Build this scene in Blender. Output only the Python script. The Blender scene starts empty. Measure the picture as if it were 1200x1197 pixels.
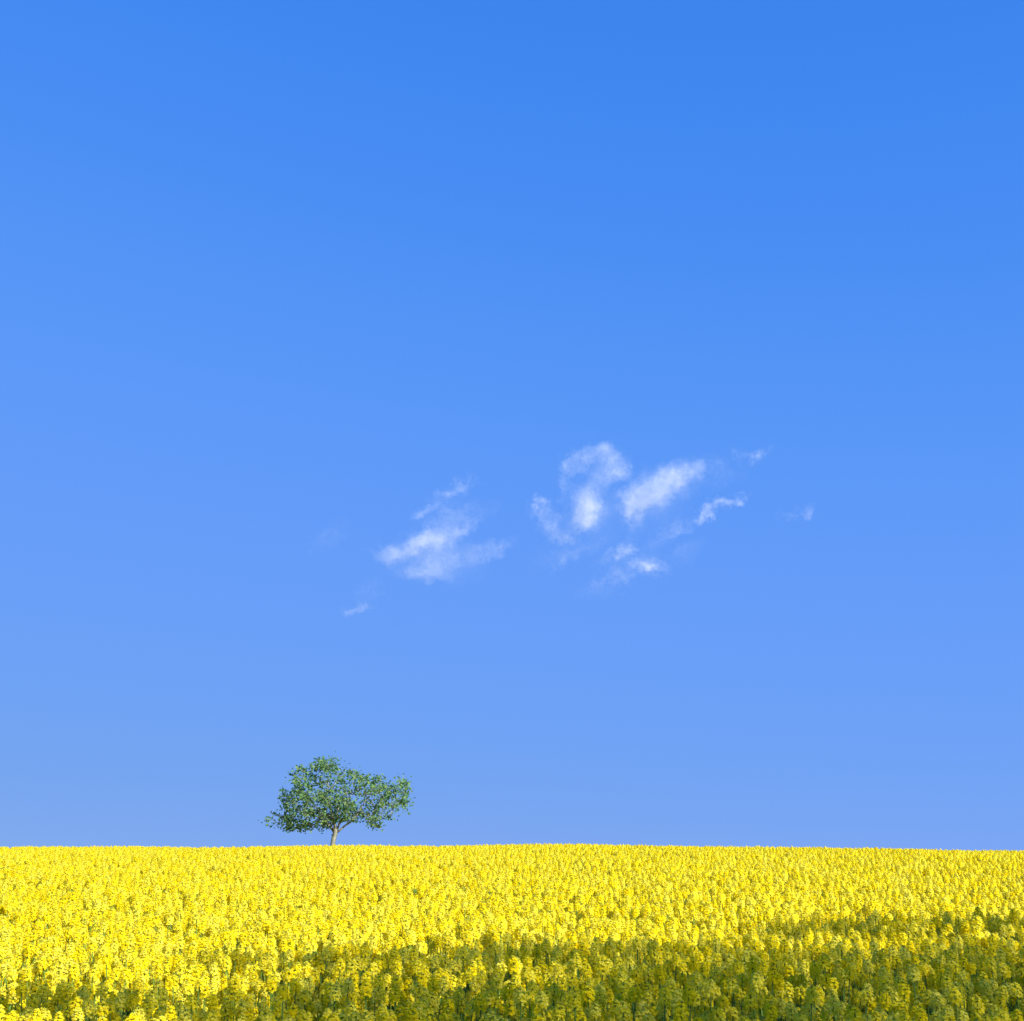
import bpy, math, random
import numpy as np
from mathutils import Vector, Matrix

random.seed(7)
rng = np.random.default_rng(11)
scene = bpy.context.scene
COL = scene.collection

# ------------------------------------------------------------------ camera
F = 1500.0                      # focal length in pixels of the 1200 x 1197 photograph
CX, CY = 600.0, 598.5
CAM = Vector((0.0, 0.0, 2.20))
PITCH = math.atan(406.5 / F)
cam_data = bpy.data.cameras.new('camera')
cam_data.sensor_fit = 'HORIZONTAL'
cam_data.sensor_width = 36.0
cam_data.lens = 36.0 * F / 1200.0
cam_data.clip_start = 0.1
cam_data.clip_end = 30000.0
cam = bpy.data.objects.new('camera', cam_data)
COL.objects.link(cam)
cam.location = CAM
cam.rotation_euler = (math.pi / 2 + PITCH, 0, 0)
scene.camera = cam
FWD = Vector((0, math.cos(PITCH), math.sin(PITCH)))
UP = Vector((0, -math.sin(PITCH), math.cos(PITCH)))
RIGHT = Vector((1, 0, 0))

def ray(u, v):
    return RIGHT * ((u - CX) / F) + UP * ((CY - v) / F) + FWD

# ------------------------------------------------------------------ sky and sun
EXPOSURE = 1.05
SUN_AZ = math.radians(135)      # clockwise from +Y (the way the camera looks) : right, a little behind
SUN_EL = math.radians(30)
SUN = Vector((math.cos(SUN_EL) * math.sin(SUN_AZ), math.cos(SUN_EL) * math.cos(SUN_AZ), math.sin(SUN_EL)))
world = bpy.data.worlds.new('World')
scene.world = world
world.use_nodes = True
wn = world.node_tree.nodes; wl = world.node_tree.links
bg = wn['Background']
sky = wn.new('ShaderNodeTexSky')
sky.sky_type = 'NISHITA'
sky.sun_disc = False
sky.sun_elevation = SUN_EL
sky.sun_rotation = SUN_AZ
sky.altitude = 300.0
sky.air_density = 0.5
sky.dust_density = 0.0
sky.ozone_density = 4.0
# slide-film response of the whole sky: one curve per colour channel, the same in every direction
# (square root of the sky's own value, brightness on the picture)
SKY_CURVES = (((0.0, 0.0), (0.59, 0.048), (0.65, 0.062), (0.80, 0.098), (0.94, 0.122), (1.5, 0.162), (2.2, 0.200), (4.0, 0.30)),
              ((0.0, 0.0), (0.84, 0.240), (0.92, 0.262), (1.14, 0.312), (1.32, 0.330), (2.0, 0.366), (2.7, 0.388), (4.0, 0.46)),
              ((0.0, 0.0), (1.27, 0.860), (1.38, 0.890), (1.70, 0.930), (1.95, 0.945), (2.6, 0.920), (3.1, 0.875), (4.0, 0.85)))
sep = wn.new('ShaderNodeSeparateColor'); com = wn.new('ShaderNodeCombineColor')
wl.new(sky.outputs[0], sep.inputs[0])
for ch, curve in enumerate(SKY_CURVES):
    pw = wn.new('ShaderNodeMath'); pw.operation = 'POWER'; pw.inputs[1].default_value = 0.5
    fc = wn.new('ShaderNodeFloatCurve')
    cm = fc.mapping; cm.use_clip = False; pts_ = cm.curves[0].points
    while len(pts_) < len(curve): pts_.new(0.5, 0.5)
    for p_, (a_, b_) in zip(pts_, curve): p_.location = (a_ / 4.0, b_); p_.handle_type = 'AUTO_CLAMPED'
    cm.update()
    dv = wn.new('ShaderNodeMath'); dv.operation = 'MULTIPLY'; dv.inputs[1].default_value = 0.25
    ml = wn.new('ShaderNodeMath'); ml.operation = 'MULTIPLY'; ml.inputs[1].default_value = 10.0 / 2 ** EXPOSURE
    wl.new(sep.outputs[ch], pw.inputs[0]); wl.new(pw.outputs[0], dv.inputs[0]); wl.new(dv.outputs[0], fc.inputs['Value'])
    wl.new(fc.outputs[0], ml.inputs[0]); wl.new(ml.outputs[0], com.inputs[ch])
wl.new(com.outputs[0], bg.inputs['Color'])
bg.inputs['Strength'].default_value = 0.10

sun_data = bpy.data.lights.new('sun', 'SUN')
sun_data.energy = 5.0
sun_data.angle = math.radians(0.53)
sun_data.color = (1.0, 0.95, 0.86)
sun_ob = bpy.data.objects.new('sun', sun_data)
COL.objects.link(sun_ob)
sun_ob.rotation_euler = (-SUN).to_track_quat('-Z', 'Y').to_euler()
sun_ob.location = (30, -10, 40)

vs = scene.view_settings
vs.view_transform = 'Standard'
vs.look = 'None'
vs.exposure = EXPOSURE
vs.gamma = 1.0
vs.use_curve_mapping = False
scene.cycles.volume_bounces = 2
scene.cycles.transparent_max_bounces = 16
scene.cycles.max_bounces = 8

# ------------------------------------------------------------------ helpers
def tag(o, label=None, category=None, group=None, kind=None):
    if label: o['label'] = label
    if category: o['category'] = category
    if group: o['group'] = group
    if kind: o['kind'] = kind
    return o

def empty(name, loc, parent=None):
    o = bpy.data.objects.new(name, None)
    o.empty_display_size = 0.2
    COL.objects.link(o)
    o.location = loc
    o.parent = parent
    return o

def mesh_object(name, verts, faces, mats, parent=None, midx=None, smooth=False, loc=None):
    me = bpy.data.meshes.new(name)
    me.from_pydata([tuple(v) for v in verts], [], faces)
    for m in mats: me.materials.append(m)
    if midx is not None:
        me.polygons.foreach_set('material_index', np.asarray(midx, dtype=np.int32))
    if smooth:
        me.polygons.foreach_set('use_smooth', np.ones(len(me.polygons), dtype=bool))
    me.update()
    o = bpy.data.objects.new(name, me)
    COL.objects.link(o)
    o.parent = parent
    if loc is not None: o.location = loc
    return o

def new_mat(name):
    m = bpy.data.materials.new(name)
    m.use_nodes = True
    nt = m.node_tree
    nt.nodes.clear()
    out = nt.nodes.new('ShaderNodeOutputMaterial')
    return m, nt, out

def ramp(nt, fac, stops):
    r = nt.nodes.new('ShaderNodeValToRGB')
    els = r.color_ramp.elements
    while len(els) < len(stops): els.new(0.5)
    for e, (p, c) in zip(els, stops):
        e.position = p; e.color = (*c, 1)
    nt.links.new(fac, r.inputs[0])
    return r.outputs[0]

def foliage_mat(name, stops, trans=0.35, trans_gain=(1.0, 1.0, 1.0), rough=0.55, scale=9.0, per_object=True, spec=0.12):
    """leaf or petal: diffuse + light shining through, tone varied by a noise and by the plant"""
    m, nt, out = new_mat(name)
    n = nt.nodes; l = nt.links
    geo = n.new('ShaderNodeNewGeometry')
    tex = n.new('ShaderNodeTexNoise'); tex.inputs['Scale'].default_value = scale; tex.inputs['Detail'].default_value = 2
    l.new(geo.outputs['Position'], tex.inputs['Vector'])
    mix = n.new('ShaderNodeMath'); mix.operation = 'MULTIPLY_ADD'
    l.new(geo.outputs['Random Per Island'], mix.inputs[0]); mix.inputs[1].default_value = 0.55
    half = n.new('ShaderNodeMath'); half.operation = 'MULTIPLY'; half.inputs[1].default_value = 0.45
    l.new(tex.outputs['Fac'], half.inputs[0]); l.new(half.outputs[0], mix.inputs[2])
    src = mix.outputs[0]
    if per_object:
        oi = n.new('ShaderNodeObjectInfo')
        a = n.new('ShaderNodeMath'); a.operation = 'MULTIPLY_ADD'; a.inputs[1].default_value = 0.3; 
        l.new(oi.outputs['Random'], a.inputs[0])
        b = n.new('ShaderNodeMath'); b.operation = 'MULTIPLY'; b.inputs[1].default_value = 0.75
        l.new(src, b.inputs[0]); l.new(b.outputs[0], a.inputs[2]); src = a.outputs[0]
    col = ramp(nt, src, stops)
    bs = n.new('ShaderNodeBsdfPrincipled')
    bs.inputs['Roughness'].default_value = rough
    bs.inputs['Specular IOR Level'].default_value = spec
    l.new(col, bs.inputs['Base Color'])
    tr = n.new('ShaderNodeBsdfTranslucent')
    mul = n.new('ShaderNodeMix'); mul.data_type = 'RGBA'; mul.blend_type = 'MULTIPLY'; mul.inputs[0].default_value = 1.0
    l.new(col, mul.inputs[6]); mul.inputs[7].default_value = (*trans_gain, 1)
    l.new(mul.outputs[2], tr.inputs['Color'])
    ms = n.new('ShaderNodeMixShader'); ms.inputs[0].default_value = trans
    l.new(bs.outputs[0], ms.inputs[1]); l.new(tr.outputs[0], ms.inputs[2])
    l.new(ms.outputs[0], out.inputs['Surface'])
    return m

PETAL = foliage_mat('petal_yellow', [(0.15, (0.86, 0.66, 0.004)), (0.5, (0.90, 0.775, 0.008)), (0.85, (0.93, 0.87, 0.17))],
                    trans=0.5, rough=0.8, scale=3.0, spec=0.03)
BUD = foliage_mat('bud_green_yellow', [(0.2, (0.34, 0.34, 0.02)), (0.8, (0.62, 0.55, 0.03))], trans=0.2)
STEM = foliage_mat('stem_green', [(0.2, (0.08, 0.17, 0.03)), (0.8, (0.17, 0.28, 0.045))], trans=0.1, scale=20)
RAPE_LEAF = foliage_mat('rape_leaf', [(0.2, (0.04, 0.12, 0.03)), (0.8, (0.10, 0.22, 0.04))], trans=0.3, scale=14)
TREE_LEAF = foliage_mat('tree_leaf', [(0.15, (0.065, 0.175, 0.085)), (0.5, (0.13, 0.265, 0.10)), (0.85, (0.24, 0.34, 0.07))],
                        trans=0.45, scale=1.6, per_object=False, spec=0.2, rough=0.55)

def bark_mat():
    m, nt, out = new_mat('bark')
    n = nt.nodes; l = nt.links
    tc = n.new('ShaderNodeTexCoord')
    mp = n.new('ShaderNodeMapping'); mp.inputs['Scale'].default_value = (9, 9, 2.2)
    l.new(tc.outputs['Object'], mp.inputs[0])
    t = n.new('ShaderNodeTexNoise'); t.inputs['Scale'].default_value = 2.0; t.inputs['Detail'].default_value = 7
    l.new(mp.outputs[0], t.inputs['Vector'])
    c = ramp(nt, t.outputs['Fac'], [(0.3, (0.075, 0.08, 0.055)), (0.55, (0.20, 0.205, 0.15)), (0.8, (0.35, 0.36, 0.27))])
    bs = n.new('ShaderNodeBsdfPrincipled'); bs.inputs['Roughness'].default_value = 0.9
    l.new(c, bs.inputs['Base Color'])
    bp = n.new('ShaderNodeBump'); bp.inputs['Strength'].default_value = 0.8; bp.inputs['Distance'].default_value = 0.03
    l.new(t.outputs['Fac'], bp.inputs['Height']); l.new(bp.outputs[0], bs.inputs['Normal'])
    l.new(bs.outputs[0], out.inputs['Surface'])
    return m
BARK = bark_mat()

def ground_mat():
    m, nt, out = new_mat('field_soil')
    n = nt.nodes; l = nt.links
    geo = n.new('ShaderNodeNewGeometry')
    t1 = n.new('ShaderNodeTexNoise'); t1.inputs['Scale'].default_value = 6.0; t1.inputs['Detail'].default_value = 8
    l.new(geo.outputs['Position'], t1.inputs['Vector'])
    soil = ramp(nt, t1.outputs['Fac'], [(0.3, (0.06, 0.045, 0.028)), (0.45, (0.06, 0.085, 0.028)), (0.7, (0.09, 0.13, 0.04))])
    t2 = n.new('ShaderNodeTexVoronoi'); t2.inputs['Scale'].default_value = 0.004
    l.new(geo.outputs['Position'], t2.inputs['Vector'])
    far = ramp(nt, t2.outputs['Color'], [(0.2, (0.06, 0.11, 0.03)), (0.5, (0.11, 0.15, 0.05)), (0.75, (0.45, 0.38, 0.03))])
    sx = n.new('ShaderNodeVectorMath'); sx.operation = 'LENGTH'
    l.new(geo.outputs['Position'], sx.inputs[0])
    mr = n.new('ShaderNodeMapRange'); mr.inputs[1].default_value = 90; mr.inputs[2].default_value = 140
    l.new(sx.outputs['Value'], mr.inputs[0])
    mx = n.new('ShaderNodeMix'); mx.data_type = 'RGBA'
    l.new(mr.outputs[0], mx.inputs[0]); l.new(soil, mx.inputs[6]); l.new(far, mx.inputs[7])
    bs = n.new('ShaderNodeBsdfPrincipled'); bs.inputs['Roughness'].default_value = 0.95
    l.new(mx.outputs[2], bs.inputs['Base Color'])
    bp = n.new('ShaderNodeBump'); bp.inputs['Strength'].default_value = 0.6; bp.inputs['Distance'].default_value = 0.05
    l.new(t1.outputs['Fac'], bp.inputs['Height']); l.new(bp.outputs[0], bs.inputs['Normal'])
    l.new(bs.outputs[0], out.inputs['Surface'])
    return m

# ------------------------------------------------------------------ ground: a low hill whose crest is the skyline
SLOPE, KCURV, YC = 0.040, 0.00099, 25.0
def ground_z(x, y):
    x = np.asarray(x, dtype=float); y = np.asarray(y, dtype=float)
    yy = np.clip(y, -40, 75)
    z = SLOPE * yy - KCURV * np.clip(yy - YC, 0, None) ** 2
    z = z - 0.045 * np.clip(y - 75, 0, 120)
    w = np.clip(y / 42.0, 0, 1.3)
    dx = np.clip(np.abs(x + 1.5), 0, 45)
    k = np.where(x < -1.5, 0.00036, 0.00052)
    z = z - k * dx ** 2 * w
    z = z + w * (0.05 * np.sin(x * 0.31 + 1.0) * 0.5 + 0.02 * np.sin(x * 0.83))
    return z

def axis(near, fine, far):
    a = [0.0]; step = fine
    while a[-1] < far:
        if a[-1] > near: step *= 1.35
        a.append(a[-1] + step)
    return np.array(a)
ax = axis(60, 1.5, 9000); xs = np.concatenate([-ax[:0:-1], ax])
ys = np.concatenate([-axis(40, 2.0, 3000)[:0:-1], axis(200, 1.5, 9000)])
X, Y = np.meshgrid(xs, ys)
Z = ground_z(X, Y)
nx, ny = len(xs), len(ys)
gv = np.stack([X.ravel(), Y.ravel(), Z.ravel()], 1)
gf = [(j * nx + i, j * nx + i + 1, (j + 1) * nx + i + 1, (j + 1) * nx + i) for j in range(ny - 1) for i in range(nx - 1)]
ground = mesh_object('ground', gv, gf, [ground_mat()], smooth=True)
tag(ground, 'bare soil of the low hill beneath the rapeseed', 'ground', kind='structure')

CANOPY = 1.05
def canopy_hit(u, v):
    """where the sight line through a photo pixel meets the top of the crop"""
    r = ray(u, v)
    prev = 1.0
    for d in np.arange(1.5, 60, 0.1):
        p = CAM + r * (d / r.y)
        if p.z < float(ground_z(p.x, p.y)) + CANOPY: return p
    return None

# ------------------------------------------------------------------ tubes, branches, leaves
def tube(path, radii, sides, V, Fc):
    path = np.asarray(path, float)
    base = len(V)
    ref = np.array([0.31, 0.9, 0.1]); n = len(path)
    for i in range(n):
        t = path[min(i + 1, n - 1)] - path[max(i - 1, 0)]
        t = t / (np.linalg.norm(t) + 1e-9)
        a = np.cross(t, ref); a /= np.linalg.norm(a) + 1e-9
        b = np.cross(t, a)
        for k in range(sides):
            th = 2 * math.pi * k / sides
            V.append(path[i] + radii[i] * (math.cos(th) * a + math.sin(th) * b))
    for i in range(n - 1):
        for k in range(sides):
            k2 = (k + 1) % sides
            Fc.append((base + i * sides + k, base + i * sides + k2, base + (i + 1) * sides + k2, base + (i + 1) * sides + k))
    Fc.append(tuple(base + (n - 1) * sides + k for k in range(sides)))
    Fc.append(tuple(base + k for k in reversed(range(sides))))

class Skeleton:
    """branch graph: limbs given by hand, then every leaf clump is reached by a branch of its own"""
    def __init__(self): self.p = []; self.par = []
    def add(self, pos, par):
        self.p.append(np.asarray(pos, float)); self.par.append(par); return len(self.p) - 1
    def line(self, pts, par):
        ids = []
        for q in pts: par = self.add(q, par); ids.append(par)
        return ids
    def reach(self, targets, root, step, sag=0.06):
        order = sorted(range(len(targets)), key=lambda i: np.linalg.norm(targets[i] - root))
        for i in order:
            t = targets[i]; P = np.array(self.p)
            d = np.linalg.norm(P - t, axis=1)
            r = np.linalg.norm(P - root, axis=1); rt = np.linalg.norm(t - root)
            cost = d + 0.8 * np.clip(r - rt, 0, None) + 2.0 * (P[:, 2] < self.min_z)
            j = int(np.argmin(cost)); L = d[j]
            k = max(1, int(round(L / step)))
            a = self.p[j]; par = j
            bend = rng.normal(0, 0.09 * L, 3); bend[2] += sag * L
            for s in range(1, k + 1):
                f = s / k
                q = a * (1 - f) + t * f + bend * math.sin(math.pi * f) + rng.normal(0, 0.03 * step, 3)
                par = self.add(q, par)
    def radii(self, tip, power, rmax):
        n = len(self.p); cnt = np.zeros(n); kids = [[] for _ in range(n)]
        for i, q in enumerate(self.par):
            if q >= 0: kids[q].append(i)
        for i in range(n - 1, -1, -1):
            cnt[i] = max(1, cnt[i])
            if self.par[i] >= 0: cnt[self.par[i]] += cnt[i]
        self.kids = kids
        r = tip * cnt ** power
        return r * min(1.0, rmax / r[0]) if r[0] > rmax else r
    def chains(self, r):
        out = []; stack = [(0, -1)]
        while stack:
            i, frm = stack.pop()
            ch = [frm, i] if frm >= 0 else [i]
            while self.kids[i]:
                ks = sorted(self.kids[i], key=lambda q: -r[q])
                for q in ks[1:]: stack.append((q, i))
                i = ks[0]; ch.append(i)
            out.append(ch)
        return out

def leaf_mesh(name, pos, size, mats, parent, flat=0.35):
    """many small folded leaves: 4 vertices, 2 faces each"""
    n = len(pos)
    th = rng.uniform(0, 2 * math.pi, n)
    el = rng.normal(-0.1, 0.55, n)
    d = np.stack([np.cos(th) * np.cos(el), np.sin(th) * np.cos(el), np.sin(el)], 1)
    up = np.tile([0, 0, 1.0], (n, 1)) + rng.normal(0, flat * 1.6, (n, 3))
    s = np.cross(d, up); s /= np.linalg.norm(s, axis=1, keepdims=True) + 1e-9
    nn = np.cross(s, d)
    L = (size * rng.uniform(0.65, 1.3, n))[:, None]
    W = L * rng.uniform(0.30, 0.42, n)[:, None]
    a = pos; b = pos + d * L * 0.5 + s * W + nn * L * 0.10
    c = pos + d * L; e = pos + d * L * 0.5 - s * W + nn * L * 0.10
    V = np.stack([a, b, c, e], 1).reshape(-1, 3)
    idx = np.arange(n) * 4
    Fc = np.concatenate([np.stack([idx, idx + 1, idx + 2], 1), np.stack([idx, idx + 2, idx + 3], 1)]).tolist()
    o = mesh_object(name, V, Fc, mats, parent)
    o['kind'] = 'stuff'
    return o

def build_tree(name, base, sk, r, clumps, per, spread, leaf, limb_r, sides=8):
    root = empty(name, base)
    b = np.array(base)
    tv, tf = [], []
    chains = sk.chains(r)
    for ci, ch in enumerate(chains):
        path = [sk.p[i] - b for i in ch]; rad = [r[i] for i in ch]
        if ci and len(rad) > 1: rad[0] = min(rad[0], rad[1] * 1.25)
        if ci == 0:
            rad[0] *= 1.35
            V, Fc = [], []; tube(path, rad, 10, V, Fc)
            mesh_object('trunk', V, Fc, [BARK], root, smooth=True)
        elif rad[1 if len(rad) > 1 else 0] > limb_r:
            V, Fc = [], []; tube(path, rad, sides, V, Fc)
            mesh_object('limb', V, Fc, [BARK], root, smooth=True)
        else:
            tube(path, rad, 4, tv, tf)
    o = mesh_object('twigs', tv, tf, [BARK], root); o['kind'] = 'stuff'
    pos = []
    for c in clumps:
        k = max(3, int(per * rng.uniform(0.55, 1.45)))
        q = rng.normal(0, 1, (k, 3)) * np.array([1, 1, 0.72]) * spread * rng.uniform(0.7, 1.25)
        pos.append(c + q)
    leaf_mesh('crown', np.concatenate(pos) - b, leaf, [TREE_LEAF], root, flat=0.8)
    return root

# ------------------------------------------------------------------ the lone tree on the crest
TREE_Y = 52.0
def tpt(X, Y, dy=0.0):
    """point of the tree seen at (X, Y) of a 5.714x enlargement of the photo from (290, 870), at the tree's own distance"""
    r = ray(290 + X / 5.7143, 870 + Y / 5.7143)
    p = CAM + r * (TREE_Y / r.y)
    return np.array([p.x, p.y + dy, p.z])
OUT = np.array([(105,520),(160,498),(185,460),(240,440),(250,390),(165,345),(230,318),(290,300),(300,265),(288,210),(330,165),(375,135),(400,172),
 (440,180),(465,125),(535,98),(590,105),(600,150),(650,165),(720,168),(732,205),(800,212),(900,238),(960,265),(1010,252),(1085,262),
 (1060,300),(1118,335),(1080,380),(1100,415),(1070,465),(1000,470),(970,500),(1000,560),(930,545),(880,575),(820,585),(770,570),
 (720,545),(690,520),(640,520),(600,545),(540,560),(500,590),(440,600),(400,575),(350,600),(290,600),(250,570),(170,580),(150,540)], float)
def inside(poly, x, y):
    c = False; j = len(poly) - 1
    for i in range(len(poly)):
        xi, yi = poly[i]; xj, yj = poly[j]
        if (yi > y) != (yj > y) and x < (xj - xi) * (y - yi) / (yj - yi) + xi: c = not c
        j = i
    return c
def edge_dist(poly, x, y):
    a = poly; b = np.roll(poly, -1, 0); p = np.array([x, y]); ab = b - a
    t = np.clip(((p - a) * ab).sum(1) / (ab * ab).sum(1), 0, 1)
    return np.min(np.linalg.norm(a + ab * t[:, None] - p, axis=1))

tb = tpt(578, 690)
tree_base = (tb[0], TREE_Y, float(ground_z(tb[0], TREE_Y)) - 0.03)
clumps = []
for x, y in ((610, 190), (632, 205), (600, 225), (650, 240), (585, 175), (670, 215)): clumps.append(tpt(x, y, rng.uniform(-0.8, 0.8)))
while len(clumps) < 350:
    x, y = rng.uniform(100, 1120), rng.uniform(95, 605)
    if not inside(OUT, x, y): continue
    e = edge_dist(OUT, x, y)
    if e < 5: continue
    depth = 2.1 * math.sqrt(min(1.0, e / 190.0))
    clumps.append(tpt(x, y, rng.uniform(-depth, depth)))
clumps = np.array(clumps)
sk = Skeleton(); sk.min_z = tpt(0, 640)[2]
b0 = sk.add(tree_base, -1)
t_ids = sk.line([np.array(tree_base) * 0.5 + tpt(577, 690) * 0.5, tpt(570, 690), tpt(577, 650), tpt(588, 612)], b0)
sk.line([tpt(625, 585, -0.05), tpt(665, 552, -0.12), tpt(700, 530, -0.2), tpt(735, 490, -0.25), tpt(765, 440, -0.2), tpt(800, 380, -0.1), tpt(850, 330, 0.1)], t_ids[-1])
sk.line([tpt(560, 575, 0.1), tpt(530, 545, 0.2), tpt(480, 510, 0.3), tpt(420, 470, 0.35), tpt(360, 440, 0.3)], t_ids[-1])
sk.line([tpt(590, 560, -0.15), tpt(580, 500, -0.35), tpt(560, 430, -0.45), tpt(545, 340, -0.4), tpt(550, 250, -0.2)], t_ids[-1])
sk.line([tpt(605, 560, 0.25), tpt(640, 490, 0.5), tpt(660, 400, 0.75), tpt(690, 310, 0.8)], t_ids[-1])
sk.reach(clumps, tpt(586, 600), 0.28)
r = sk.radii(0.0090, 0.50, 0.17)
r = np.maximum(r, 0.006)
hill_tree = build_tree('hill_tree', tree_base, sk, r, clumps, 22, 0.125, 0.118, 0.035)
tag(hill_tree, 'lone small broad-crowned green tree standing on the crest of the field', 'tree')

# ------------------------------------------------------------------ two tall trees on the field margin, out of frame to the right:
# their crowns throw the long dappled shade over the near rows
def poly_y(pts, x):
    xs_, ys_ = zip(*pts)
    return float(np.interp(x, xs_, ys_))
A_UP = [(180,1122),(250,1117),(400,1113),(600,1106),(850,1103),(910,1080),(1200,1076),(1700,1066)]
A_LO = [(180,1122),(250,1124),(400,1130),(600,1128),(850,1117),(910,1092),(1200,1088),(1700,1084)]
B_UP = [(-120,1160),(-60,1151),(0,1149),(300,1154),(500,1150),(700,1143),(850,1124),(910,1112),(1200,1109),(1700,1104)]
B_LO = [(-120,1166),(-60,1176),(0,1179),(150,1181),(230,1192),(300,1240),(600,1330),(900,1380),(1700,1380)]
HOFF = 17.0
hd = Vector((SUN.x, SUN.y, 0)).normalized()
pd = Vector((-hd.y, hd.x, 0))
def shade_clumps(step):
    out = []
    for gx0 in np.arange(-6.5, 10.0, step):
        for gy0 in np.arange(3.0, 17.0, step):
            gx, gy = gx0 + rng.uniform(0, step), gy0 + rng.uniform(0, step)
            gz = float(ground_z(gx, gy)) + CANOPY + 0.05
            q = Vector((gx, gy, gz)) - CAM
            dz = q.dot(FWD)
            u = CX + F * q.dot(RIGHT) / dz; v = CY - F * q.dot(UP) / dz
            if u < -120 or u > 1700: continue
            inA = poly_y(A_UP, u) < v < poly_y(A_LO, u) and u > 180
            inB = poly_y(B_UP, u) < v < poly_y(B_LO, u)
            gap = u > 300 and poly_y(A_LO, u) <= v <= poly_y(B_UP, u) and rng.random() < (0.30 if u < 870 else 0.12)
            if not (inA or inB or gap): continue
            p = Vector((gx, gy, gz))
            t = (HOFF - p.dot(hd)) / math.cos(SUN_EL) + rng.uniform(-3.6, 3.6)
            c = p + SUN * t
            if c.z < 3.0: continue
            out.append((np.array(c), p.dot(pd)))
    return out
sh = shade_clumps(0.19)
pvals = np.array([s[1] for s in sh]); pts = np.array([s[0] for s in sh])
psplit = float(np.percentile(pvals, 52))
for lo_side, lab in ((True, 'tall broadleaf tree with open leaning crown on grass beside the field'),
                     (False, 'broadleaf tree standing behind the tall leaning one beside the field')):
    sel = pts[(pvals < psplit) == lo_side]
    c = np.median(sel, axis=0)
    base = (c[0], c[1], float(ground_z(c[0], c[1])) - 0.05)
    # the rest of the crown: boughs whose shade falls outside the view or into the shade already there
    full = []; ztop = np.percentile(sel[:, 2], 97); zlow = 3.6
    for _ in range(6000):
        q = rng.normal(0, 1, 3); q = q / np.linalg.norm(q) * rng.uniform(0.35, 1.0)
        w = np.array([c[0] + q[0] * 3.1, c[1] + q[1] * 3.1, (ztop + zlow) / 2 + q[2] * (ztop - zlow) / 2])
        gp = Vector(w) - SUN * ((w[2] - 1.1) / SUN.z)
        gp = Vector((gp.x, gp.y, float(ground_z(gp.x, gp.y)) + CANOPY + 0.05))
        e = gp - CAM; dz = e.dot(FWD); ok = True
        if dz > 1.0:
            u = CX + F * e.dot(RIGHT) / dz; v = CY - F * e.dot(UP) / dz
            ok = u > 1420 or v > 1330 or u < -300
        if ok: full.append(w)
        if len(full) >= 420: break
    if full: sel = np.concatenate([sel, np.array(full)])
    sk2 = Skeleton(); sk2.min_z = 2.8
    i0 = sk2.add(base, -1)
    top = np.percentile(sel[:, 2], 80)
    sk2.line([(c[0] + 0.12 * math.sin(z), c[1] + 0.1 * math.cos(1.7 * z), z) for z in np.linspace(base[2] + 0.5, top, 14)], i0)
    sk2.reach(sel, np.array((c[0], c[1], 3.0)), 0.7)
    r2 = np.maximum(sk2.radii(0.012, 0.5, 0.3), 0.008)
    t = build_tree('margin_tree', base, sk2, r2, sel, 12, 0.09, 0.105, 0.07)
    tag(t, lab, 'tree', 'trees on the field margin')

# ------------------------------------------------------------------ rapeseed plants
class Buf:
    def __init__(self): self.v = []; self.f = []; self.m = []
    def face(self, pts, mat):
        b = len(self.v); self.v.extend(pts); self.f.append(tuple(range(b, b + len(pts)))); self.m.append(mat)

def frame(n):
    n = n / (np.linalg.norm(n) + 1e-9)
    a = np.cross(n, [0.3, 0.2, 0.93]); a /= np.linalg.norm(a) + 1e-9
    return n, a, np.cross(n, a)

def flower_head(base, axis_, L, R, nf, rg):
    """a raceme: four-petalled florets spiralling up a dome, green-yellow buds at the tip"""
    B = Buf()
    az, a, b = frame(np.asarray(axis_, float))
    base = np.asarray(base, float)
    for i in range(nf):
        t = (i + 0.5) / nf
        th = i * 2.39996 + rg.normal(0, 0.25)
        rad = R * math.sqrt(max(0.08, 1.0 - ((t - 0.38) / 0.66) ** 2)) * rg.uniform(0.86, 1.04)
        h = L * (t ** 0.9) * 0.9 + rg.normal(0, 0.05) * L
        out = math.cos(th) * a + math.sin(th) * b
        c = base + az * h + out * rad
        nrm = out * (1.0 - 0.6 * t) + az * (0.35 + 0.75 * t) + rg.normal(0, 0.25, 3)
        nn, s, q = frame(nrm)
        sp = rg.uniform(0, 1.57)
        pl = rg.uniform(0.0080, 0.0110); pw = pl * 0.5
        for k in range(4):
            an = sp + k * math.pi / 2 + rg.normal(0, 0.1)
            d = math.cos(an) * s + math.sin(an) * q; e = -math.sin(an) * s + math.cos(an) * q
            lift = rg.uniform(0.0, 0.35)
            B.face([c, c + d * pl * 0.62 + e * pw + nn * pl * 0.25 * lift, c + d * pl + nn * pl * lift, c + d * pl * 0.62 - e * pw + nn * pl * 0.25 * lift], 0)
        # pedicel
        j = base + az * (h - 0.012)
        B.face([j - b * 0.0008, j + b * 0.0008, c], 2)
    for i in range(9):
        th = i * 2.4; rr = R * 0.30 * math.sqrt((i + 0.3) / 9)
        c = base + az * (L * 0.93 + 0.004 * rg.random() - rr * 0.25) + (math.cos(th) * a + math.sin(th) * b) * rr
        s = 0.0042
        top, bot = c + az * s * 1.5, c - az * s * 1.3
        ring = [c + a * s, c + b * s, c - a * s, c - b * s]
        for k in range(4):
            B.face([ring[k], ring[(k + 1) % 4], top], 1); B.face([ring[(k + 1) % 4], ring[k], bot], 1)
    return B

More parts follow.
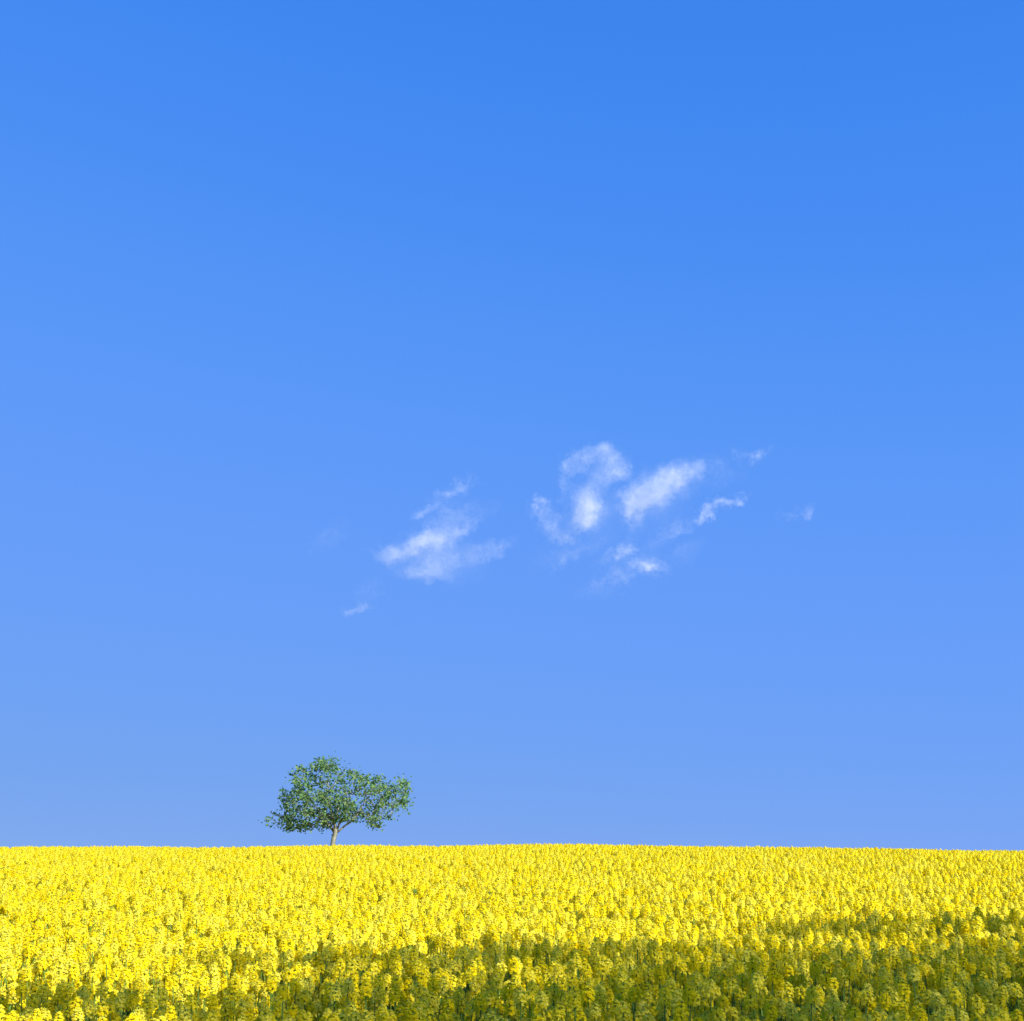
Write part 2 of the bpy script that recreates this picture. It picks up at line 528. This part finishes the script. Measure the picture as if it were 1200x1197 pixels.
def rape_leaf(B, base, ang, L, W, droop):
    d = np.array([math.cos(ang), math.sin(ang), 0.0]); s = np.array([-math.sin(ang), math.cos(ang), 0.0])
    prof = [(0, 0.12, 0), (0.3, 0.75, 0.16), (0.6, 1.0, 0.12), (0.85, 0.6, -0.06), (1.0, 0.0, -0.25)]
    rows = []
    for t, w, z in prof:
        c = base + d * L * t + np.array([0, 0, L * (z * 1.4 - droop * t * t + 0.35 * t)])
        rows.append((c - s * W * w * 0.5 + np.array([0, 0, 0.12 * W * w]), c, c + s * W * w * 0.5 + np.array([0, 0, 0.12 * W * w])))
    for i in range(4):
        A_, C_ = rows[i], rows[i + 1]
        B.face([A_[0], A_[1], C_[1], C_[0]], 0); B.face([A_[1], A_[2], C_[2], C_[1]], 0)

WORDS = {2: 'two', 3: 'three', 4: 'four', 5: 'five', 6: 'six', 7: 'seven'}
def make_plant(k):
    rg = np.random.default_rng(100 + k)
    nside = [2, 2, 3, 3, 1, 4, 2, 3][k]
    H = rg.uniform(0.90, 1.00)
    root = empty('rapeseed_plant', (0, 0, 0))
    sv, sf = [], []
    lean = rg.normal(0, 0.025, 2)
    def main(z):
        f = z / H; return np.array([lean[0] * f * f + 0.012 * math.sin(5 * f + k), lean[1] * f * f + 0.012 * math.cos(4 * f + k), z])
    zs = np.linspace(-0.03, H + 0.08, 9)
    tube([main(z) for z in zs], np.linspace(0.0075, 0.003, 9), 5, sv, sf)
    heads = [(main(H), main(H + 0.08) - main(H) , rg.uniform(0.072, 0.098), rg.uniform(0.026, 0.032), 76)]
    for i in range(nside):
        th = i * 2.4 + rg.uniform(-0.4, 0.4)
        z0 = H * rg.uniform(0.42, 0.72)
        z1 = H * rg.uniform(0.74, 0.93)
        out = rg.uniform(0.085, 0.15)
        a = main(z0); d = np.array([math.cos(th), math.sin(th), 0])
        pth = [a, a + d * out * 0.6 + [0, 0, (z1 - z0) * 0.4], a + d * out * 0.95 + [0, 0, (z1 - z0) * 0.75], a + d * out * 1.05 + [0, 0, z1 - z0]]
        axis_ = pth[3] - pth[2]
        Ls = rg.uniform(0.05, 0.075)
        pth.append(pth[3] + axis_ / np.linalg.norm(axis_) * Ls * 0.9)
        tube(pth, [0.0045, 0.0038, 0.0032, 0.0028, 0.002], 4, sv, sf)
        heads.append((pth[3], axis_, Ls, rg.uniform(0.022, 0.028), int(rg.integers(46, 60))))
    stem = mesh_object('stem', sv, sf, [STEM], root)
    L = Buf()
    for i in range(9):
        z = H * rg.uniform(0.15, 0.78)
        big = 1.0 - 0.55 * z / H
        rape_leaf(L, main(z), rg.uniform(0, 6.28), rg.uniform(0.13, 0.22) * big * 1.3, rg.uniform(0.05, 0.08) * big * 1.3, rg.uniform(0.1, 0.6))
    leaves = mesh_object('foliage', L.v, L.f, [RAPE_LEAF], root)
    parts = [stem, leaves]
    for base, ax_, l_, r_, n_ in heads:
        B = flower_head(base, ax_, l_, r_, n_, rg)
        parts.append(mesh_object('flower_head', B.v, B.f, [PETAL, BUD, STEM], root, midx=B.m))
    tag(root, 'rapeseed plant with %s yellow flower heads in the rows at the edge of the field' % WORDS[len(heads)], 'plant', 'rapeseed plants at the edge of the field')
    return root, parts

protos = [make_plant(k) for k in range(8)]

# jittered grid of plants over the hill
DENS = 56.0
cell = 1.0 / math.sqrt(DENS)
P = []
for gy in np.arange(4.6, 60.0, cell):
    half = 0.42 * gy + 4.5
    gx = np.arange(-half, half, cell)
    q = np.stack([gx, np.full_like(gx, gy)], 1) + rng.uniform(-0.62, 0.62, (len(gx), 2)) * cell
    P.append(q)
P = np.concatenate(P)
P = P[(P[:, 1] > 9.0) | (rng.random(len(P)) < 0.70)]      # thinner stand along the headland
P = P[np.hypot(P[:, 0] - tree_base[0], P[:, 1] - tree_base[1]) > 0.35]
PZ = ground_z(P[:, 0], P[:, 1])
n = len(P)
hvar = 0.05 * np.sin(P[:, 0] * 1.1 + 0.6 * np.sin(P[:, 1])) * np.sin(P[:, 1] * 0.8 + 1.3)
SC = 1.06 + hvar * 0.7 + rng.normal(0, 0.036, n)
SC = np.clip(SC, 0.9, np.where(P[:, 1] > 28, 1.125, 1.19))
ROT = np.stack([rng.normal(0, 0.06, n), rng.normal(0, 0.06, n), rng.uniform(0, 6.283, n)], 1)
VAR = rng.integers(0, 8, n)

# the 300 that show largest: nearest whose heads fall inside the frame
top = np.stack([P[:, 0], P[:, 1], PZ + SC * 1.05 - CAM.z], 1)
dz = top @ np.array(FWD)
U = CX + F * top[:, 0] / dz; Vv = CY - F * (top @ np.array(UP)) / dz
vis = (U > -8) & (U < 1208) & (Vv < 1197)
near = np.where(vis)[0]; near = near[np.argsort(dz[near])][:300]
first_used = [False] * 8
VAR[near[:8]] = np.arange(8)
for i in near:
    k = int(VAR[i]); root, parts = protos[k]
    if not first_used[k]:
        first_used[k] = True; o = root
    else:
        o = root.copy(); COL.objects.link(o)
        for pt in parts:
            c = pt.copy(); COL.objects.link(c); c.parent = o
    o.location = (P[i, 0], P[i, 1], PZ[i])
    o.rotation_euler = tuple(ROT[i]); o.scale = (SC[i],) * 3
rest = np.ones(n, bool); rest[near] = False

me = bpy.data.meshes.new('rapeseed_field')
m_ = int(rest.sum())
me.vertices.add(m_)
me.vertices.foreach_set('co', np.stack([P[rest, 0], P[rest, 1], PZ[rest]], 1).astype(np.float32).ravel())
at = me.attributes.new('rot', 'FLOAT_VECTOR', 'POINT'); at.data.foreach_set('vector', ROT[rest].astype(np.float32).ravel())
at = me.attributes.new('scl', 'FLOAT', 'POINT'); at.data.foreach_set('value', SC[rest].astype(np.float32))
at = me.attributes.new('variant', 'INT', 'POINT'); at.data.foreach_set('value', VAR[rest].astype(np.int32))
field = bpy.data.objects.new('rapeseed_field', me)
COL.objects.link(field)
tag(field, 'dense mass of yellow rapeseed in full bloom covering the hill', 'rapeseed field', kind='stuff')
ng = bpy.data.node_groups.new('scatter_rapeseed', 'GeometryNodeTree')
ng.interface.new_socket('Geometry', in_out='INPUT', socket_type='NodeSocketGeometry')
ng.interface.new_socket('Geometry', in_out='OUTPUT', socket_type='NodeSocketGeometry')
gi = ng.nodes.new('NodeGroupInput'); go = ng.nodes.new('NodeGroupOutput')
jall = ng.nodes.new('GeometryNodeJoinGeometry')
for root, parts in protos:
    j = ng.nodes.new('GeometryNodeJoinGeometry')
    for pt in parts:
        oi = ng.nodes.new('GeometryNodeObjectInfo'); oi.transform_space = 'ORIGINAL'
        oi.inputs['Object'].default_value = pt
        ng.links.new(oi.outputs['Geometry'], j.inputs[0])
    g2 = ng.nodes.new('GeometryNodeGeometryToInstance')
    ng.links.new(j.outputs[0], g2.inputs[0]); ng.links.new(g2.outputs[0], jall.inputs[0])
def named(nm, typ):
    a = ng.nodes.new('GeometryNodeInputNamedAttribute'); a.data_type = typ; a.inputs['Name'].default_value = nm
    return a.outputs['Attribute']
iop = ng.nodes.new('GeometryNodeInstanceOnPoints')
ng.links.new(gi.outputs[0], iop.inputs['Points'])
ng.links.new(jall.outputs[0], iop.inputs['Instance'])
iop.inputs['Pick Instance'].default_value = True
ng.links.new(named('variant', 'INT'), iop.inputs['Instance Index'])
e2r = ng.nodes.new('FunctionNodeEulerToRotation')
ng.links.new(named('rot', 'FLOAT_VECTOR'), e2r.inputs[0]); ng.links.new(e2r.outputs[0], iop.inputs['Rotation'])
ng.links.new(named('scl', 'FLOAT'), iop.inputs['Scale'])
ng.links.new(iop.outputs[0], go.inputs[0])
md = field.modifiers.new('scatter', 'NODES'); md.node_group = ng

# ------------------------------------------------------------------ clouds: thin vapour in closed hulls, about 3.5 km away
CLOUD_D = 3500.0
PX = CLOUD_D / F
def cloud(label, blobs, density, warp=(34, 25), seed=0.0, depth=1.0):
    """blobs: (u, v, half-length, half-width, angle in degrees anticlockwise, weight) in photo pixels"""
    cu = sum(b[0] for b in blobs) / len(blobs); cv = sum(b[1] for b in blobs) / len(blobs)
    d = ray(cu, cv).normalized()
    loc = CAM + d * CLOUD_D * ray(cu, cv).length
    # one unit = one photo pixel at that distance; X right, Y away, Z up
    rotm = Matrix((RIGHT, FWD, UP)).transposed()
    # hull
    V, Fc = [], []
    import bmesh
    bm = bmesh.new()
    for (u, v, a, b, ang, w) in blobs:
        mtx = Matrix.Translation((u - cu, 0, cv - v)) @ Matrix.Rotation(-math.radians(ang), 4, 'Y') @ Matrix.Diagonal((a + 9, b * depth + 9, b + 9, 1))
        bmesh.ops.create_icosphere(bm, subdivisions=2, radius=1.0, matrix=mtx)
    me = bpy.data.meshes.new('cloud'); bm.to_mesh(me); bm.free()
    tmp = bpy.data.objects.new('cloud', me); COL.objects.link(tmp)
    rm = tmp.modifiers.new('union', 'REMESH'); rm.mode = 'VOXEL'; rm.voxel_size = 2.5
    dg = bpy.context.evaluated_depsgraph_get()
    me2 = bpy.data.meshes.new_from_object(tmp.evaluated_get(dg))
    bpy.data.objects.remove(tmp); bpy.data.meshes.remove(me)
    o = bpy.data.objects.new('cloud', me2); COL.objects.link(o)
    o.matrix_world = Matrix.Translation(loc) @ rotm.to_4x4() @ Matrix.Scale(PX, 4)
    m, nt, out = new_mat('vapour')
    n = nt.nodes; l = nt.links
    tc = n.new('ShaderNodeTexCoord')
    def warp_by(vec, scale, amp, off):
        t = n.new('ShaderNodeTexNoise'); t.inputs['Scale'].default_value = scale; t.inputs['Detail'].default_value = 2
        ad = n.new('ShaderNodeVectorMath'); ad.operation = 'ADD'; ad.inputs[1].default_value = (off, off * 0.7, off * 1.3)
        l.new(tc.outputs['Object'], ad.inputs[0]); l.new(ad.outputs[0], t.inputs['Vector'])
        sb = n.new('ShaderNodeVectorMath'); sb.operation = 'SUBTRACT'; sb.inputs[1].default_value = (0.5, 0.5, 0.5)
        l.new(t.outputs['Color'], sb.inputs[0])
        ma = n.new('ShaderNodeVectorMath'); ma.operation = 'MULTIPLY_ADD'; ma.inputs[1].default_value = (amp, amp, amp)
        l.new(sb.outputs[0], ma.inputs[0]); l.new(vec, ma.inputs[2])
        return ma.outputs[0]
    vec = warp_by(tc.outputs['Object'], 0.028, warp[0], seed)
    vec = warp_by(vec, 0.085, warp[1], seed + 31)
    vec = warp_by(vec, 0.24, warp[1] * 0.55, seed + 57)
    total = None
    for (u, v, a, b, ang, w) in blobs:
        mp = n.new('ShaderNodeMapping'); mp.vector_type = 'TEXTURE'
        mp.inputs['Location'].default_value = (u - cu, 0, cv - v)
        mp.inputs['Rotation'].default_value = (0, -math.radians(ang), 0)
        mp.inputs['Scale'].default_value = (a, b * depth, b)
        l.new(vec, mp.inputs['Vector'])
        gr = n.new('ShaderNodeTexGradient'); gr.gradient_type = 'SPHERICAL'
        l.new(mp.outputs[0], gr.inputs[0])
        mm = n.new('ShaderNodeMath'); mm.operation = 'MULTIPLY_ADD'; mm.inputs[1].default_value = w / max(b * depth, 4.0) * 22.0
        l.new(gr.outputs['Fac'], mm.inputs[0])
        if total is None: mm.inputs[2].default_value = 0.0
        else: l.new(total, mm.inputs[2])
        total = mm.outputs[0]
    # streaky fine structure along the wind
    mp = n.new('ShaderNodeMapping'); mp.inputs['Rotation'].default_value = (0, math.radians(28), 0); mp.inputs['Scale'].default_value = (0.045, 0.09, 0.10)
    ws = n.new('ShaderNodeVectorMath'); ws.operation = 'ADD'; ws.inputs[1].default_value = (seed * 3, 5, seed)
    l.new(vec, ws.inputs[0]); l.new(ws.outputs[0], mp.inputs[0])
    t = n.new('ShaderNodeTexNoise'); t.inputs['Scale'].default_value = 1.0; t.inputs['Detail'].default_value = 6; t.inputs['Roughness'].default_value = 0.62; t.inputs['Distortion'].default_value = 2.6
    l.new(mp.outputs[0], t.inputs['Vector'])
    mr = n.new('ShaderNodeMapRange'); mr.inputs[1].default_value = 0.43; mr.inputs[2].default_value = 0.82; mr.inputs[3].default_value = 0.07; mr.inputs[4].default_value = 1.5
    mr.interpolation_type = 'SMOOTHSTEP'
    cl = n.new('ShaderNodeMath'); cl.operation = 'MINIMUM'; cl.inputs[1].default_value = 0.9
    l.new(total, cl.inputs[0])
    er = n.new('ShaderNodeMath'); er.operation = 'MULTIPLY_ADD'; er.inputs[1].default_value = 0.24
    l.new(cl.outputs[0], er.inputs[0]); l.new(t.outputs['Fac'], er.inputs[2])
    l.new(er.outputs[0], mr.inputs[0])
    pr = n.new('ShaderNodeMath'); pr.operation = 'MULTIPLY'
    l.new(total, pr.inputs[0]); l.new(mr.outputs[0], pr.inputs[1])
    de = n.new('ShaderNodeMath'); de.operation = 'MULTIPLY'; de.inputs[1].default_value = density
    l.new(pr.outputs[0], de.inputs[0])
    vol = n.new('ShaderNodeVolumePrincipled')
    vol.inputs['Color'].default_value = (0.98, 0.98, 0.98, 1)
    vol.inputs['Anisotropy'].default_value = 0.0
    l.new(de.outputs[0], vol.inputs['Density'])
    l.new(vol.outputs[0], out.inputs['Volume'])
    m.cycles.volume_step_rate = 0.2
    me2.materials.clear(); me2.materials.append(m)
    tag(o, label, 'cloud', 'thin clouds over the field')
    return o

cloud('large curling wispy cloud with two bright white cores', [
    (764, 573, 52, 28, 34, 1.15), (742, 592, 28, 22, 50, 0.95), (794, 558, 38, 22, 20, 0.7), (778, 592, 54, 30, 35, 0.36), (746, 608, 22, 18, 60, 0.35), (806, 572, 34, 16, 30, 0.2),
    (683, 590, 34, 20, 98, 1.0), (688, 606, 26, 20, 10, 0.75), (712, 600, 44, 34, 20, 0.36), (702, 566, 34, 20, 50, 0.5),
    (695, 533, 36, 14, 8, 0.62), (665, 549, 28, 12, 52, 0.5), (724, 547, 26, 14, 125, 0.5), (708, 548, 40, 26, 20, 0.38), (662, 570, 24, 10, 75, 0.25),
    (634, 593, 24, 9, 25, 0.42), (645, 604, 26, 13, 110, 0.42), (640, 618, 24, 12, 120, 0.30), (660, 629, 26, 9, 12, 0.5), (664, 614, 26, 14, 30, 0.28),
    (840, 596, 34, 11, 30, 0.62), (826, 604, 26, 11, 40, 0.45), (862, 584, 22, 7, 25, 0.4), (806, 614, 40, 9, 22, 0.25),
    (734, 640, 24, 11, 55, 0.36), (722, 652, 40, 10, 30, 0.28), (762, 666, 36, 11, -12, 0.5), (748, 660, 40, 14, 10, 0.25), (716, 676, 44, 10, 8, 0.3), (730, 684, 18, 9, 30, 0.3),
    (664, 658, 30, 8, 40, 0.25), (774, 632, 46, 16, 40, 0.28), (800, 648, 34, 14, 30, 0.24), (690, 640, 50, 18, 20, 0.24), (650, 650, 40, 16, 30, 0.2), (700, 690, 46, 14, 5, 0.2), (820, 548, 40, 18, 10, 0.3), (850, 560, 40, 16, 30, 0.18)],
    0.0088, seed=3.1)
cloud('smaller ragged wispy cloud with one pale core', [
    (496, 638, 62, 21, 13, 0.85), (518, 627, 46, 19, 26, 0.65), (512, 662, 38, 22, 16, 0.75), (548, 648, 48, 20, 8, 0.48), (466, 645, 46, 14, 10, 0.5),
    (528, 604, 40, 14, 26, 0.42), (540, 620, 34, 16, 30, 0.3), (494, 602, 26, 10, 28, 0.45), (520, 578, 30, 10, 10, 0.38), (542, 567, 26, 9, 35, 0.34), (582, 641, 36, 10, 18, 0.32), (498, 672, 40, 15, 0, 0.36), (566, 602, 30, 12, 20, 0.22), (470, 665, 40, 18, 0, 0.22), (550, 670, 44, 18, 10, 0.22), (520, 590, 34, 18, 40, 0.22)],
    0.0072, seed=11.7)
cloud('tiny elongated wisp below the smaller cloud', [(418, 714, 26, 9, 22, 0.5), (430, 692, 24, 14, 50, 0.28)], 0.0055, seed=20.3)
cloud('faint smudge of cloud beside the smaller cloud', [(385, 628, 34, 15, 40, 0.30)], 0.0055, seed=25.9)
cloud('small hooked wisp at the upper end of the large cloud', [(884, 532, 28, 9, 18, 0.45), (858, 537, 16, 10, 60, 0.42), (842, 548, 20, 7, 130, 0.3)], 0.0055, seed=33.3)
cloud('faint dash of cloud off beyond the large cloud', [(944, 600, 22, 9, 40, 0.36), (922, 606, 28, 7, 10, 0.22)], 0.0055, seed=41.3)
